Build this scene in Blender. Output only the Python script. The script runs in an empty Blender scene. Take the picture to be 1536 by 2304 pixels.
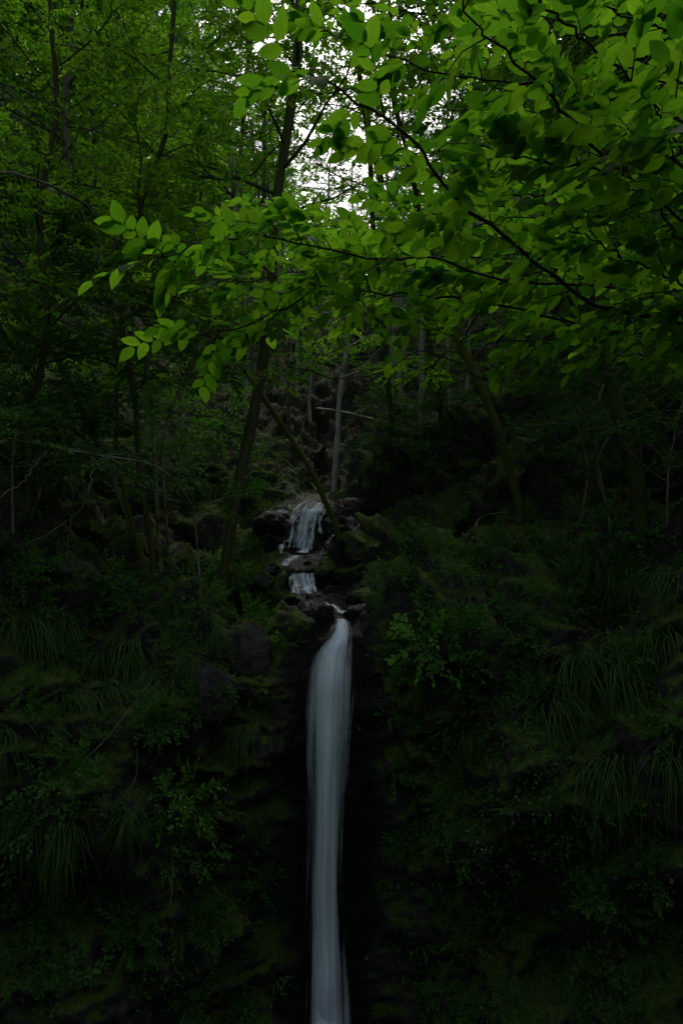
import bpy, math, random
import numpy as np
from mathutils import Vector, Matrix
from mathutils.bvhtree import BVHTree
rng = np.random.default_rng(7)
random.seed(7)
scene = bpy.context.scene
COL = scene.collection
CAMZ = 5.0
F = 1792.0
def W(px, py, d):
    return np.array([(px-768)/F*d, d, CAMZ+(1152-py)/F*d])

# ---------------------------------------------------------------- noise
def vnoise(p, seed=0):
    p = np.asarray(p, dtype=np.float64)
    i = np.floor(p).astype(np.int64); f = p-i
    f = f*f*(3-2*f)
    def h(a, b, c):
        n = (a*374761393 + b*668265263 + c*1274126177 + seed*974634777) & 0xffffffff
        n = ((n ^ (n >> 13))*1103515245) & 0xffffffff
        n = ((n ^ (n >> 15))*2246822519) & 0xffffffff
        n = n ^ (n >> 13)
        return (n & 0xffffff)/float(0xffffff)*2-1
    x, y, z = i[..., 0], i[..., 1], i[..., 2]
    fx, fy, fz = f[..., 0], f[..., 1], f[..., 2]
    def L(a, b, t): return a+(b-a)*t
    return L(L(L(h(x,y,z),h(x+1,y,z),fx), L(h(x,y+1,z),h(x+1,y+1,z),fx), fy),
             L(L(h(x,y,z+1),h(x+1,y,z+1),fx), L(h(x,y+1,z+1),h(x+1,y+1,z+1),fx), fy), fz)
def fbm(p, o=4, seed=0):
    a = 1.0; s = 0; t = 0
    p = np.asarray(p)
    for k in range(o):
        s = s+a*vnoise(p*(2.03**k)+k*17.3, seed+k); t += a; a *= .5
    return s/t

# ---------------------------------------------------------------- mesh helpers
def mesh_quads(name, V, Q, mat, uv=None, smooth=True):
    V = np.ascontiguousarray(V, dtype=np.float32); Q = np.ascontiguousarray(Q, dtype=np.int32)
    me = bpy.data.meshes.new(name)
    me.vertices.add(len(V)); me.vertices.foreach_set("co", V.ravel())
    me.loops.add(Q.size); me.loops.foreach_set("vertex_index", Q.ravel())
    me.polygons.add(len(Q)); me.polygons.foreach_set("loop_start", np.arange(0, Q.size, 4, dtype=np.int32))
    me.update(calc_edges=True)
    if uv is not None:
        l = me.uv_layers.new(name="UVMap")
        l.data.foreach_set("uv", np.ascontiguousarray(uv[Q.ravel()], dtype=np.float32).ravel())
    me.polygons.foreach_set("use_smooth", np.full(len(Q), smooth))
    me.materials.append(mat)
    me.update()
    return me
class MB:
    def __init__(s): s.V=[]; s.Q=[]; s.U=[]; s.n=0
    def add(s, V, Q, U=None):
        V=np.asarray(V,float).reshape(-1,3); Q=np.asarray(Q).reshape(-1,4)
        s.V.append(V); s.Q.append(Q+s.n); s.n+=len(V)
        s.U.append(np.zeros((len(V),2)) if U is None else np.asarray(U).reshape(-1,2))
    def mesh(s, name, mat, smooth=True):
        return mesh_quads(name, np.vstack(s.V), np.vstack(s.Q), mat, np.vstack(s.U), smooth)
def norm(v):
    v=np.asarray(v,float); return v/np.maximum(np.linalg.norm(v,axis=-1,keepdims=True),1e-9)
def catmull(P, n):
    P=np.asarray(P,float)
    if len(P)<3:
        t=np.linspace(0,1,n)[:,None]; return P[0]*(1-t)+P[-1]*t
    Q=np.vstack([2*P[0]-P[1],P,2*P[-1]-P[-2]])
    m=len(P)-1; out=[]
    for s in np.linspace(0,m-1e-6,n):
        i=int(s); t=s-i; a,b,c,d=Q[i:i+4]
        out.append(.5*((2*b)+(-a+c)*t+(2*a-5*b+4*c-d)*t*t+(-a+3*b-3*c+d)*t**3))
    return np.array(out)
def tube(mb, P, R, k=6, knob=0.0):
    P=np.asarray(P,float); n=len(P); R=np.asarray(R,float)
    T=norm(np.gradient(P,axis=0))
    ref=np.array([0,1.0,0.13]) if abs(T[0][1])<.8 else np.array([1.0,0,0.1])
    A=norm(np.cross(T,ref)); B=np.cross(T,A)
    an=np.linspace(0,2*np.pi,k,endpoint=False)
    rr=R[:,None]*np.ones((1,k))
    if knob>0:
        q=P[:,None,:]*3+np.stack([np.cos(an),np.sin(an),an*0],-1)[None]*1.3
        rr=rr*(1+knob*vnoise(q*1.5,3))
    V=P[:,None,:]+rr[...,None]*(np.cos(an)[None,:,None]*A[:,None,:]+np.sin(an)[None,:,None]*B[:,None,:])
    i=np.arange(n-1)[:,None]*k; j=np.arange(k)[None,:]; j2=(j+1)%k
    Q=np.stack([i+j,i+j2,i+k+j2,i+k+j],-1).reshape(-1,4)
    mb.add(V.reshape(-1,3),Q)
def leaves(mb, P, D, N, L, Wd, fold=.15, big=False):
    P=np.asarray(P,float); D=norm(D); N=np.asarray(N,float)
    S=norm(np.cross(D,N)); N=np.cross(S,D); n=len(P)
    L=np.broadcast_to(L,(n,))[:,None]; Wd=np.broadcast_to(Wd,(n,))[:,None]*.5
    if not big:
        b=P; t=P+D*L-N*L*.12
        l1=P+D*L*.3-S*Wd+N*Wd*fold; l2=P+D*L*.68-S*Wd*.8+N*Wd*fold
        r1=P+D*L*.3+S*Wd+N*Wd*fold; r2=P+D*L*.68+S*Wd*.8+N*Wd*fold
        V=np.stack([b,l1,l2,t,r2,r1],1)
        k=np.arange(n)[:,None]*6
        Q=np.concatenate([k+np.array([[0,3,2,1]]),k+np.array([[0,5,4,3]])],0)
        mb.add(V,Q); return
    ts=np.array([0,.07,.2,.36,.52,.68,.82,.93,1.0]); ws=np.array([.0,.42,.82,1,.98,.82,.54,.22,.0])
    m=len(ts); V=np.zeros((n,m,3,3)); U=np.zeros((n,m,3,2))
    cv=rng.uniform(.02,.34,(n,1)); tw=rng.uniform(-.3,.3,(n,1))
    for i,(t,w) in enumerate(zip(ts,ws)):
        c=P+D*L*t-N*L*cv*t*t
        rip=.05*math.sin(i*2.6)
        side=norm(S+N*tw*t)
        V[:,i,1]=c
        V[:,i,0]=c-side*Wd*w+N*Wd*w*(fold+rip)
        V[:,i,2]=c+side*Wd*w+N*Wd*w*(fold-rip)
        U[:,i,0]=(0,t);U[:,i,1]=(.5,t);U[:,i,2]=(1,t)
    k=(np.arange(n)*m*3)[:,None,None]+(np.arange(m-1)*3)[None,:,None]
    Q=np.stack([np.stack([k[...,0]+a,k[...,0]+a+1,k[...,0]+a+4,k[...,0]+a+3],-1) for a in (0,1)],2).reshape(-1,4)
    mb.add(V.reshape(-1,3),Q,U.reshape(-1,2))
def sprays(mb, P, D, Ls, nl, leaf, big=False, tilt=.35, ang=.9, ratio=.55, twig=None, updir=None, r=rng):
    P=np.asarray(P,float); D=norm(D); K=len(P)
    up=np.array([0,.25,1.0]) if updir is None else np.array(updir,float)
    Nn=norm(np.broadcast_to(up,D.shape)+r.normal(0,tilt,(K,3)))
    S=norm(np.cross(D,Nn)); Nn=np.cross(S,D)
    t=(np.arange(nl)+.6)/nl
    Ls=np.broadcast_to(Ls,(K,))
    sag=.18
    pos=P[:,None,:]+D[:,None,:]*(t[None,:,None]*Ls[:,None,None])-np.array([0,0,1.0])*(sag*t**2)[None,:,None]*Ls[:,None,None]
    sd=np.where(np.arange(nl)%2==0,1,-1)[None,:,None]
    a=ang*(1-.55*t[None,:,None])+r.normal(0,.15,(K,nl,1))
    d=D[:,None,:]*np.cos(a)+S[:,None,:]*np.sin(a)*sd
    d=d+r.normal(0,.16,(K,nl,3)); d[...,2]-=.12
    n=norm(Nn[:,None,:]+r.normal(0,.28,(K,nl,3)))
    l=leaf*r.uniform(.6,1.2,(K,nl))*(1-.25*np.abs(t-.55)[None,:])
    leaves(mb,pos.reshape(-1,3),d.reshape(-1,3),n.reshape(-1,3),l.ravel(),(l*ratio).ravel(),big=big)
    if twig is not None:
        for k in range(K):
            q=np.stack([P[k],pos[k,nl//2],pos[k,-1]])
            tube(twig,q,[leaf*.022,leaf*.016,leaf*.008],3)

# ---------------------------------------------------------------- materials
def newmat(name):
    m=bpy.data.materials.new(name); m.use_nodes=True; nt=m.node_tree
    for n in list(nt.nodes): nt.nodes.remove(n)
    out=nt.nodes.new("ShaderNodeOutputMaterial")
    return m,nt,out
def N(nt,t,**k):
    n=nt.nodes.new(t)
    for a,b in k.items(): setattr(n,a,b)
    return n
def math_(nt,op,a,b=None,clamp=False):
    n=N(nt,"ShaderNodeMath",operation=op,use_clamp=clamp)
    for i,v in enumerate((a,b)):
        if v is None: continue
        if isinstance(v,(int,float)): n.inputs[i].default_value=v
        else: nt.links.new(v,n.inputs[i])
    return n.outputs[0]
def ramp(nt,fac,stops):
    n=N(nt,"ShaderNodeValToRGB"); e=n.color_ramp.elements
    while len(e)<len(stops): e.new(.5)
    for el,(p,c) in zip(e,stops):
        el.position=p; el.color=(*c,1) if len(c)==3 else c
    nt.links.new(fac,n.inputs[0]); return n.outputs[0]
def mixc(nt,fac,a,b):
    n=N(nt,"ShaderNodeMix",data_type='RGBA')
    for s,v in ((n.inputs[0],fac),(n.inputs[6],a),(n.inputs[7],b)):
        if isinstance(v,(int,float)): s.default_value=v
        elif isinstance(v,tuple): s.default_value=(*v,1)
        else: nt.links.new(v,s)
    return n.outputs[2]
def noise(nt,vec,scale,detail=5,rough=.6):
    n=N(nt,"ShaderNodeTexNoise"); n.inputs["Scale"].default_value=scale; n.inputs["Detail"].default_value=detail
    n.inputs["Roughness"].default_value=rough
    if vec is not None: nt.links.new(vec,n.inputs["Vector"])
    return n.outputs[0]
def leafmat(name,c1,c2,t1,t2,tf=.5,rough=.5,veins=False,spec=.12):
    m,nt,out=newmat(name)
    g=N(nt,"ShaderNodeNewGeometry"); r=g.outputs["Random Per Island"]
    d=ramp(nt,r,[(0,c1),(1,c2)]); t=ramp(nt,r,[(0,t1),(1,t2)])
    b=N(nt,"ShaderNodeBsdfPrincipled"); b.inputs["Roughness"].default_value=rough
    b.inputs["Specular IOR Level"].default_value=spec
    tr=N(nt,"ShaderNodeBsdfTranslucent")
    if veins:
        uv=N(nt,"ShaderNodeUVMap"); sp=N(nt,"ShaderNodeSeparateXYZ"); nt.links.new(uv.outputs[0],sp.inputs[0])
        u=math_(nt,'ABSOLUTE',math_(nt,'SUBTRACT',sp.outputs[0],.5))
        ph=math_(nt,'SUBTRACT',math_(nt,'MULTIPLY',sp.outputs[1],78.0),math_(nt,'MULTIPLY',u,42.0))
        s=math_(nt,'POWER',math_(nt,'ADD',math_(nt,'MULTIPLY',math_(nt,'SINE',ph),.5),.5),5.0)
        mid=math_(nt,'SUBTRACT',1.0,math_(nt,'MULTIPLY',u,22.0),True)
        v=math_(nt,'MAXIMUM',math_(nt,'MULTIPLY',s,.55),mid,True)
        tc=N(nt,"ShaderNodeTexCoord")
        blot=noise(nt,tc.outputs["Object"],14,3)
        d=mixc(nt,math_(nt,'MULTIPLY',v,.35),d,(.08,.15,.03))
        t=mixc(nt,math_(nt,'MULTIPLY',v,.6),t,(.05,.16,.006))
        t=mixc(nt,math_(nt,'MULTIPLY',blot,.5),t,mixc(nt,.5,t,(.03,.1,.004)))
        bp=N(nt,"ShaderNodeBump"); bp.inputs["Strength"].default_value=.35; bp.inputs["Distance"].default_value=.002
        nt.links.new(v,bp.inputs["Height"]); nt.links.new(bp.outputs[0],b.inputs["Normal"])
    nt.links.new(d,b.inputs["Base Color"]); nt.links.new(t,tr.inputs[0])
    mx=N(nt,"ShaderNodeMixShader"); mx.inputs[0].default_value=tf
    nt.links.new(b.outputs[0],mx.inputs[1]); nt.links.new(tr.outputs[0],mx.inputs[2])
    nt.links.new(mx.outputs[0],out.inputs[0]); return m
def barkmat(name,c1,c2,moss=.3,sc=1.0,mosscol=(.035,.06,.008)):
    m,nt,out=newmat(name)
    tc=N(nt,"ShaderNodeTexCoord"); mp=N(nt,"ShaderNodeMapping"); mp.inputs["Scale"].default_value=(1,1,.25)
    nt.links.new(tc.outputs["Object"],mp.inputs[0])
    n1=noise(nt,mp.outputs[0],26*sc,6,.7); n2=noise(nt,tc.outputs["Object"],3.2,4)
    c=ramp(nt,n1,[(.3,c1),(.7,c2)])
    mf=ramp(nt,n2,[(.62-moss*.5,(0,0,0)),(.72-moss*.4,(1,1,1))])
    c=mixc(nt,mf,c,mosscol)
    b=N(nt,"ShaderNodeBsdfPrincipled"); b.inputs["Roughness"].default_value=.85; b.inputs["Specular IOR Level"].default_value=.2
    nt.links.new(c,b.inputs["Base Color"])
    bp=N(nt,"ShaderNodeBump"); bp.inputs["Strength"].default_value=.8; bp.inputs["Distance"].default_value=.02
    nt.links.new(n1,bp.inputs["Height"]); nt.links.new(bp.outputs[0],b.inputs["Normal"])
    nt.links.new(b.outputs[0],out.inputs[0]); return m
def rockmat(name,wet=False,mossy=.5,ground=False):
    m,nt,out=newmat(name)
    tc=N(nt,"ShaderNodeTexCoord"); g=N(nt,"ShaderNodeNewGeometry")
    co=g.outputs["Position"] if ground else tc.outputs["Object"]
    n1=noise(nt,co,2.2,8,.65); n2=noise(nt,co,11,8,.7); n3=noise(nt,co,.9,4)
    vo=N(nt,"ShaderNodeTexVoronoi",feature='DISTANCE_TO_EDGE'); vo.inputs["Scale"].default_value=2.6
    mpv=N(nt,"ShaderNodeMapping"); mpv.inputs["Scale"].default_value=(1,1,.6)
    av=N(nt,"ShaderNodeVectorMath",operation='ADD'); nn=N(nt,"ShaderNodeTexNoise"); nn.inputs["Scale"].default_value=2
    nt.links.new(co,nn.inputs["Vector"]); nt.links.new(co,av.inputs[0]); nt.links.new(nn.outputs[1],av.inputs[1])
    nt.links.new(av.outputs[0],mpv.inputs[0]); nt.links.new(mpv.outputs[0],vo.inputs["Vector"])
    crack=ramp(nt,vo.outputs[0],[(0,(0,0,0)),(.06,(1,1,1))])
    if wet: c=ramp(nt,n2,[(.3,(.004,.004,.005)),(.55,(.010,.010,.011)),(.8,(.028,.028,.030))])
    else: c=ramp(nt,n2,[(.3,(.018,.020,.018)),(.55,(.048,.052,.048)),(.78,(.12,.13,.12))])
    sp=N(nt,"ShaderNodeSeparateXYZ"); nt.links.new(g.outputs["Normal"],sp.inputs[0])
    up=sp.outputs[2]
    if ground:
        ps=N(nt,"ShaderNodeSeparateXYZ"); nt.links.new(g.outputs["Position"],ps.inputs[0])
        soil=ramp(nt,n2,[(.35,(.018,.012,.007)),(.6,(.052,.035,.021)),(.75,(.11,.07,.042))])
        fl=math_(nt,'MULTIPLY',math_(nt,'SUBTRACT',up,.45),4.0,True)
        fn=math_(nt,'MULTIPLY',math_(nt,'SUBTRACT',n3,.40),8.0,True)
        c=mixc(nt,math_(nt,'MULTIPLY',fl,fn),c,soil)
    mo=ramp(nt,noise(nt,co,30,4,.7),[(.3,(.018,.044,.004)),(.7,(.095,.165,.014))])
    mm=math_(nt,'ADD',math_(nt,'MULTIPLY',up,.35),n1)
    mf=math_(nt,'MULTIPLY',math_(nt,'SUBTRACT',mm,.95-mossy*.5),7.0,True)
    if ground:
        far=math_(nt,'MULTIPLY',math_(nt,'SUBTRACT',15.0,ps.outputs[1]),.5,True)
        mf=math_(nt,'MULTIPLY',mf,math_(nt,'ADD',math_(nt,'MULTIPLY',far,.7),.3))
        sh_=math_(nt,'MULTIPLY',math_(nt,'MINIMUM',math_(nt,'MAXIMUM',math_(nt,'SUBTRACT',ps.outputs[1],8.8),0.0),4.4),.115)
        ax=math_(nt,'ABSOLUTE',math_(nt,'ADD',math_(nt,'ADD',ps.outputs[0],.1),sh_))
        ax=math_(nt,'ADD',ax,math_(nt,'MULTIPLY',math_(nt,'SUBTRACT',n1,.5),.9))
        wetf=math_(nt,'MULTIPLY',math_(nt,'SUBTRACT',.58,ax),4.0,True)
        wetf=math_(nt,'MULTIPLY',wetf,far)
        mf=math_(nt,'MULTIPLY',mf,math_(nt,'SUBTRACT',1.0,wetf))
    c=mixc(nt,mf,c,mo)
    b=N(nt,"ShaderNodeBsdfPrincipled"); b.inputs["Specular IOR Level"].default_value=.3
    if ground:
        c=mixc(nt,math_(nt,'MULTIPLY',wetf,.92),c,(.006,.006,.007))
        nt.links.new(math_(nt,'SUBTRACT',.9,math_(nt,'MULTIPLY',wetf,.6)),b.inputs["Roughness"])
    else: b.inputs["Roughness"].default_value=.30 if wet else .85
    nt.links.new(c,b.inputs["Base Color"])
    h=math_(nt,'ADD',math_(nt,'MULTIPLY',n1,1.2),math_(nt,'MULTIPLY',n2,.6))
    h=math_(nt,'ADD',h,math_(nt,'MULTIPLY',crack,.12))
    bp=N(nt,"ShaderNodeBump"); bp.inputs["Strength"].default_value=1.0; bp.inputs["Distance"].default_value=.12
    nt.links.new(h,bp.inputs["Height"]); nt.links.new(bp.outputs[0],b.inputs["Normal"])
    nt.links.new(b.outputs[0],out.inputs[0]); return m
def watermat(name,dens=1.0,sx=9.0,sy=.7,soft=1.0,bias=.38):
    m,nt,out=newmat(name)
    uv=N(nt,"ShaderNodeUVMap"); mp=N(nt,"ShaderNodeMapping"); mp.inputs["Scale"].default_value=(sx,sy,1)
    nt.links.new(uv.outputs[0],mp.inputs[0])
    n1=noise(nt,mp.outputs[0],1.0,5,.6)
    mp2=N(nt,"ShaderNodeMapping"); mp2.inputs["Scale"].default_value=(sx*4,sy*1.4,1); nt.links.new(uv.outputs[0],mp2.inputs[0])
    n2=noise(nt,mp2.outputs[0],1.0,4,.6)
    s=N(nt,"ShaderNodeSeparateXYZ"); nt.links.new(uv.outputs[0],s.inputs[0])
    e=math_(nt,'ABSOLUTE',math_(nt,'SUBTRACT',s.outputs[0],.5))
    edge=math_(nt,'SUBTRACT',1.0,math_(nt,'MULTIPLY',e,2.0),True)
    st=math_(nt,'ADD',math_(nt,'MULTIPLY',n1,.65),math_(nt,'MULTIPLY',n2,.35))
    st=math_(nt,'MULTIPLY',math_(nt,'SUBTRACT',st,.5),3.6*soft)
    a=math_(nt,'ADD',math_(nt,'MULTIPLY',edge,1.25),math_(nt,'SUBTRACT',st,bias))
    a=math_(nt,'MULTIPLY',a,.85,True)
    a=math_(nt,'MULTIPLY',a,math_(nt,'MULTIPLY',edge,4.0,True))
    a=math_(nt,'MULTIPLY',a,dens,True)
    d=N(nt,"ShaderNodeBsdfDiffuse"); d.inputs[0].default_value=(.78,.89,1.0,1)
    t=N(nt,"ShaderNodeBsdfTranslucent"); t.inputs[0].default_value=(.78,.89,1.0,1)
    m1=N(nt,"ShaderNodeMixShader"); m1.inputs[0].default_value=.2
    nt.links.new(d.outputs[0],m1.inputs[1]); nt.links.new(t.outputs[0],m1.inputs[2])
    tr=N(nt,"ShaderNodeBsdfTransparent"); m2=N(nt,"ShaderNodeMixShader")
    nt.links.new(a,m2.inputs[0]); nt.links.new(tr.outputs[0],m2.inputs[1]); nt.links.new(m1.outputs[0],m2.inputs[2])
    nt.links.new(m2.outputs[0],out.inputs[0]); return m

M_hero=leafmat("broad_leaf_green",(.018,.075,.006),(.038,.115,.010),(.06,.24,.008),(.27,.58,.018),.62,.5,True,.08)
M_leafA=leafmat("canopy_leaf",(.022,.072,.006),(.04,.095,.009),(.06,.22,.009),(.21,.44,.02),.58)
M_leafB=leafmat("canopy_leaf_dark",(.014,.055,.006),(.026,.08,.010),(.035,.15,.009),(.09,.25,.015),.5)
M_herb=leafmat("herb_leaf",(.028,.10,.016),(.07,.18,.030),(.06,.19,.014),(.11,.28,.022),.3,.6)
M_sprig=leafmat("bright_herb_leaf",(.08,.23,.03),(.13,.30,.045),(.1,.3,.02),(.18,.4,.03),.3,.6)
M_grass=leafmat("sedge_blade",(.030,.080,.016),(.080,.14,.038),(.05,.13,.02),(.09,.17,.03),.3,.6)
M_litter=leafmat("dead_leaf",(.06,.036,.02),(.19,.125,.08),(.05,.03,.01),(.1,.06,.03),.15,.8,False,.05)
M_petal=leafmat("white_petal",(.35,.36,.35),(.5,.5,.48),(.3,.3,.3),(.4,.4,.4),.3,.6)
M_bark=barkmat("dark_bark",(.014,.012,.008),(.05,.042,.028),.45)
M_barkmid=barkmat("brown_bark",(.03,.026,.018),(.09,.078,.055),.35,1.0,(.05,.07,.014))
M_barkmoss=barkmat("mossy_bark",(.05,.04,.022),(.13,.105,.06),.6,1.0,(.075,.10,.018))
M_barkpale=barkmat("pale_bark",(.22,.22,.20),(.58,.58,.54),.05,1.0,(.12,.13,.10))
M_bark2=barkmat("grey_bark",(.08,.075,.06),(.23,.22,.19),.25)
M_twig=barkmat("twig_bark",(.014,.013,.009),(.04,.036,.022),.2)
M_ground=rockmat("mossy_rock_ground",ground=True,mossy=.75)
M_rockwet=rockmat("wet_rock",True,.15)
M_rockmoss=rockmat("mossy_rock",False,1.0)
M_rock=rockmat("grey_rock",False,.35)
M_water=watermat("falling_water",.97,5.0,.35,1.0,.32)
M_water2=watermat("cascading_water",1.0,2.2,3.0,1.1,.22)

# ---------------------------------------------------------------- terrain
KY=np.array([-70,-34,-18,-8,-2,1.5,2.8,4.2,6.6,7.62,7.66,7.74,7.86,8.15,8.55,9.5,10.6,10.85,12.5,12.9,13.4,17,24,35,60,120,300],float)
KZ=np.array([34,16,6,3.5,3.3,3.2,1.3,-.3,-.4,-.3,1.0,2.8,3.4,3.68,3.84,3.9,3.98,4.22,4.36,4.98,5.12,5.6,8.3,12,20.5,36,62],float)  # first rows: unseen slope behind the camera, height shaped to limit sky light
CNT=[6,10,10,12,10,16,16,24,14,50,60,34,26,26,30,34,16,40,26,20,70,70,60,50,30,20]
ys=[];zs=[]
for i,c in enumerate(CNT):
    t=np.linspace(0,1,c,endpoint=False); ys.append(KY[i]+(KY[i+1]-KY[i])*t); zs.append(KZ[i]+(KZ[i+1]-KZ[i])*t)
ys=np.append(np.concatenate(ys),KY[-1]); zs=np.append(np.concatenate(zs),KZ[-1])
for _ in range(2):
    ys[1:-1]=.25*ys[:-2]+.5*ys[1:-1]+.25*ys[2:]; zs[1:-1]=.25*zs[:-2]+.5*zs[1:-1]+.25*zs[2:]
s=np.linspace(-1,1,460); xs=np.sign(s)*(np.abs(s)*7.0+ (np.abs(s)**7)*260)
X,Yg=np.meshgrid(xs,ys); _,Zg=np.meshgrid(xs,zs)
xc=np.interp(Yg,[0,8,8.6,11,13.3,17,24],[-.12,-.12,0,-.45,-.62,-.2,0])
a=np.abs(X-xc)
s1=np.interp(Yg,[5,7.5,9,11,14,30],[0,.24,.38,.52,.52,.5])
s2=np.interp(Yg,[0,8,14,30],[.4,.5,.45,.2])
Rr=s1*np.maximum(a-.3,0)+s2*np.maximum(a-3.2,0)
Rr=45*np.tanh(Rr/45)
frac=np.where(Yg<8.5,np.clip((Zg+.4)/4.2,0,1),1); frac=np.where(Yg<3,1,frac)
frac=np.where((Yg>3)&(Yg<7.6),.5,frac)
Z=Zg+Rr*frac
cl=np.interp(Yg,[6.4,7.6,8.1,9.5],[.3,1,1,0])*np.clip((a-.25)/1.1,0,1)
Y=Yg-cl*(.62+.25*np.clip(a-1.5,0,3))
lean=np.interp(Zg,[0,3.8],[.65,-.65])*np.clip((a-.5)/1.0,0,1)*((Yg>6.5)&(Yg<9))
Y=Y-lean
P=np.stack([X,Y,Z],-1)
du=np.gradient(P,axis=1); dv=np.gradient(P,axis=0)
Nm=norm(np.cross(du,dv))
near=np.interp(Yg,[-10,1,4,7,14,30,80],[1.2,.15,.5,1.25,1.05,1.6,4])
calm=.16+.84*np.clip((a-.15)/.6,0,1); calm=np.where(Yg>15,1,calm)
fp=P.reshape(-1,3)
n1=fbm(fp*.75,3,1).reshape(X.shape); n2=fbm(fp*1.9,4,5).reshape(X.shape); n3=np.abs(fbm(fp*np.array([4,4,4.0]),5,9)).reshape(X.shape)
tl=fp[:,2]*1.5+fp[:,0]*.7*np.sign(fp[:,0])*-1+2.6*fbm(fp*.7,3,71); fr=tl-np.floor(tl); ledge=(np.clip(fr*3.2,0,1)-fr).reshape(X.shape)
lm=np.clip(fbm(fp*.9,2,88)*3+.3,0,1).reshape(X.shape)
disp=near*calm*(.75*n1+.42*n2-.36*n3+.06+.12*ledge*lm*((Yg>6.5)&(Yg<15)))
disp=np.where(Yg<2.5,disp*.5,disp)
P=P+Nm*disp[...,None]
nr,nc=X.shape
idx=np.arange(nr*nc).reshape(nr,nc)
Q=np.stack([idx[:-1,:-1],idx[:-1,1:],idx[1:,1:],idx[1:,:-1]],-1).reshape(-1,4)
PV=P.reshape(-1,3)
me=mesh_quads("ground",PV,Q,M_ground)
ground=bpy.data.objects.new("ground",me); COL.objects.link(ground)
ground["kind"]="structure"; ground["label"]="steep mossy rock gorge with a narrow gully"; ground["category"]="ground"
bvh=BVHTree.FromPolygons([tuple(v) for v in PV.tolist()],Q.tolist())
def hit(px,py):
    d=Vector(((px-768)/F,1,(1152-py)/F)).normalized()
    r=bvh.ray_cast(Vector((0,0,CAMZ)),d)
    if r[0] is None: return None,None
    n=r[1]
    if n.dot(d)>0: n=-n
    return np.array(r[0]),np.array(n)
def down(x,y,z0=200):
    r=bvh.ray_cast(Vector((x,y,z0)),Vector((0,0,-1)))
    return np.array(r[0]) if r[0] is not None else np.array([x,y,0.])

# ---------------------------------------------------------------- object helpers
def thing(name,loc,label,cat,group=None,kind=None):
    o=bpy.data.objects.new(name,None); o.location=loc; o.empty_display_size=.2; COL.objects.link(o)
    o["label"]=label; o["category"]=cat
    if group: o["group"]=group
    if kind: o["kind"]=kind
    return o
def part(name,me,parent):
    o=bpy.data.objects.new(name,me); COL.objects.link(o); o.parent=parent
    return o
def solo(name,me,label,cat,loc=(0,0,0),group=None,kind=None):
    o=bpy.data.objects.new(name,me); o.location=loc; COL.objects.link(o)
    o["label"]=label; o["category"]=cat
    if group:o["group"]=group
    if kind:o["kind"]=kind
    return o
def recenter(me,c):
    me.transform(Matrix.Translation(-Vector(c)))

# ---------------------------------------------------------------- trees
def gapkeep(Pp,pr=.78):
    x,y,z=Pp[:,0],Pp[:,1],Pp[:,2]
    w=np.interp(y,[6,9,16,30,60],[.6,1.2,2.2,3.4,5.5])
    inside=(np.abs(x+.01*y)<w)&(z>CAMZ+.25*y)&(z<CAMZ+.48*y)
    return ~(inside&(rng.random(len(x))<pr))
def grow(trunk,r0,r1,f0=.4,nl=14,ll=1.6,nsub=5,nsp=5,nleaf=12,leaf=.07,spl=.4,el=(.1,.7),seed=0,gap=False,k=8,flat=1.0,side=None,twigs=False):
    r=np.random.default_rng(seed)
    T=catmull(trunk,36); wob=np.stack([vnoise(np.stack([np.arange(36)*.35,np.full(36,i*9.1+seed),np.zeros(36)],-1)) for i in range(3)],-1)
    sc=np.linalg.norm(T[-1]-T[0]); T=T+wob*sc*.008*np.linspace(0,1,36)[:,None]
    R=np.linspace(r0,r1,36); R[:4]*=np.array([1.45,1.22,1.1,1.03])
    tb=MB(); tube(tb,T,R,k,.25); cb=MB()
    SP=[];SD=[]
    for i in range(nl):
        f=f0+(1-f0)*(i+r.random())/nl
        j=min(int(f*35),34); p=T[j]; az=i*2.4+r.uniform(-.5,.5)
        if side is not None and r.random()<.6: az=side+r.uniform(-1,1)
        e=r.uniform(*el); L=ll*r.uniform(.7,1.2)*(1.15-.6*(f-f0)/(1-f0+1e-6))
        d=np.array([math.cos(az)*math.cos(e),math.sin(az)*math.cos(e),math.sin(e)])
        pts=[p]; 
        for q in range(5):
            d=norm(d+r.normal(0,.16,3)+np.array([0,0,.02])); pts.append(pts[-1]+d*L/5)
        pts=catmull(pts,11); tube(tb,pts,np.linspace(max(R[j]*.38,.006),.004,11),5,.2)
        for sidx in range(nsub):
            t=.25+.75*(sidx+r.random())/nsub; b=pts[min(int(t*10),9)]; d0=norm(pts[min(int(t*10),9)+1]-b)
            s_=norm(np.cross(d0,[0,0,1]))*(1 if sidx%2 else -1)
            sd=norm(d0*.7+s_*.8+r.normal(0,.2,3)*np.array([1,1,flat])); sl=L*.42*r.uniform(.6,1.2)*(1.2-.5*t)
            e1=b+sd*sl*.5+r.normal(0,.04,3)*sl; e2=b+sd*sl+np.array([0,0,-.06*sl])
            tube(tb,np.array([b,e1,e2]),[.006,.004,.002],3)
            for q in range(nsp):
                u=(q+.5+r.uniform(-.4,.4))/nsp; b2=b*(1-u)+e2*u
                SP.append(b2); SD.append(norm(sd+r.normal(0,.55,3)*np.array([1,1,.55*flat])))
    SP=np.array(SP);SD=np.array(SD)
    if gap:
        kk=gapkeep(SP); SP=SP[kk];SD=SD[kk]
    sprays(cb,SP,SD,spl*r.uniform(.6,1.2,len(SP)),nleaf,leaf,r=r,twig=tb if twigs else None)
    return tb,cb
def tree(name,trunk,label,mb_,ml,bark,base=None,group=None,cat="tree"):
    tb,cb=mb_; b=np.array(trunk[0]) if base is None else base
    o=thing(name,b,label,cat,group)
    m1=tb.mesh("trunk",bark); m2=cb.mesh("crown",ml,False); recenter(m1,b); recenter(m2,b)
    part("trunk",m1,o); part("crown",m2,o)
    return o
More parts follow.
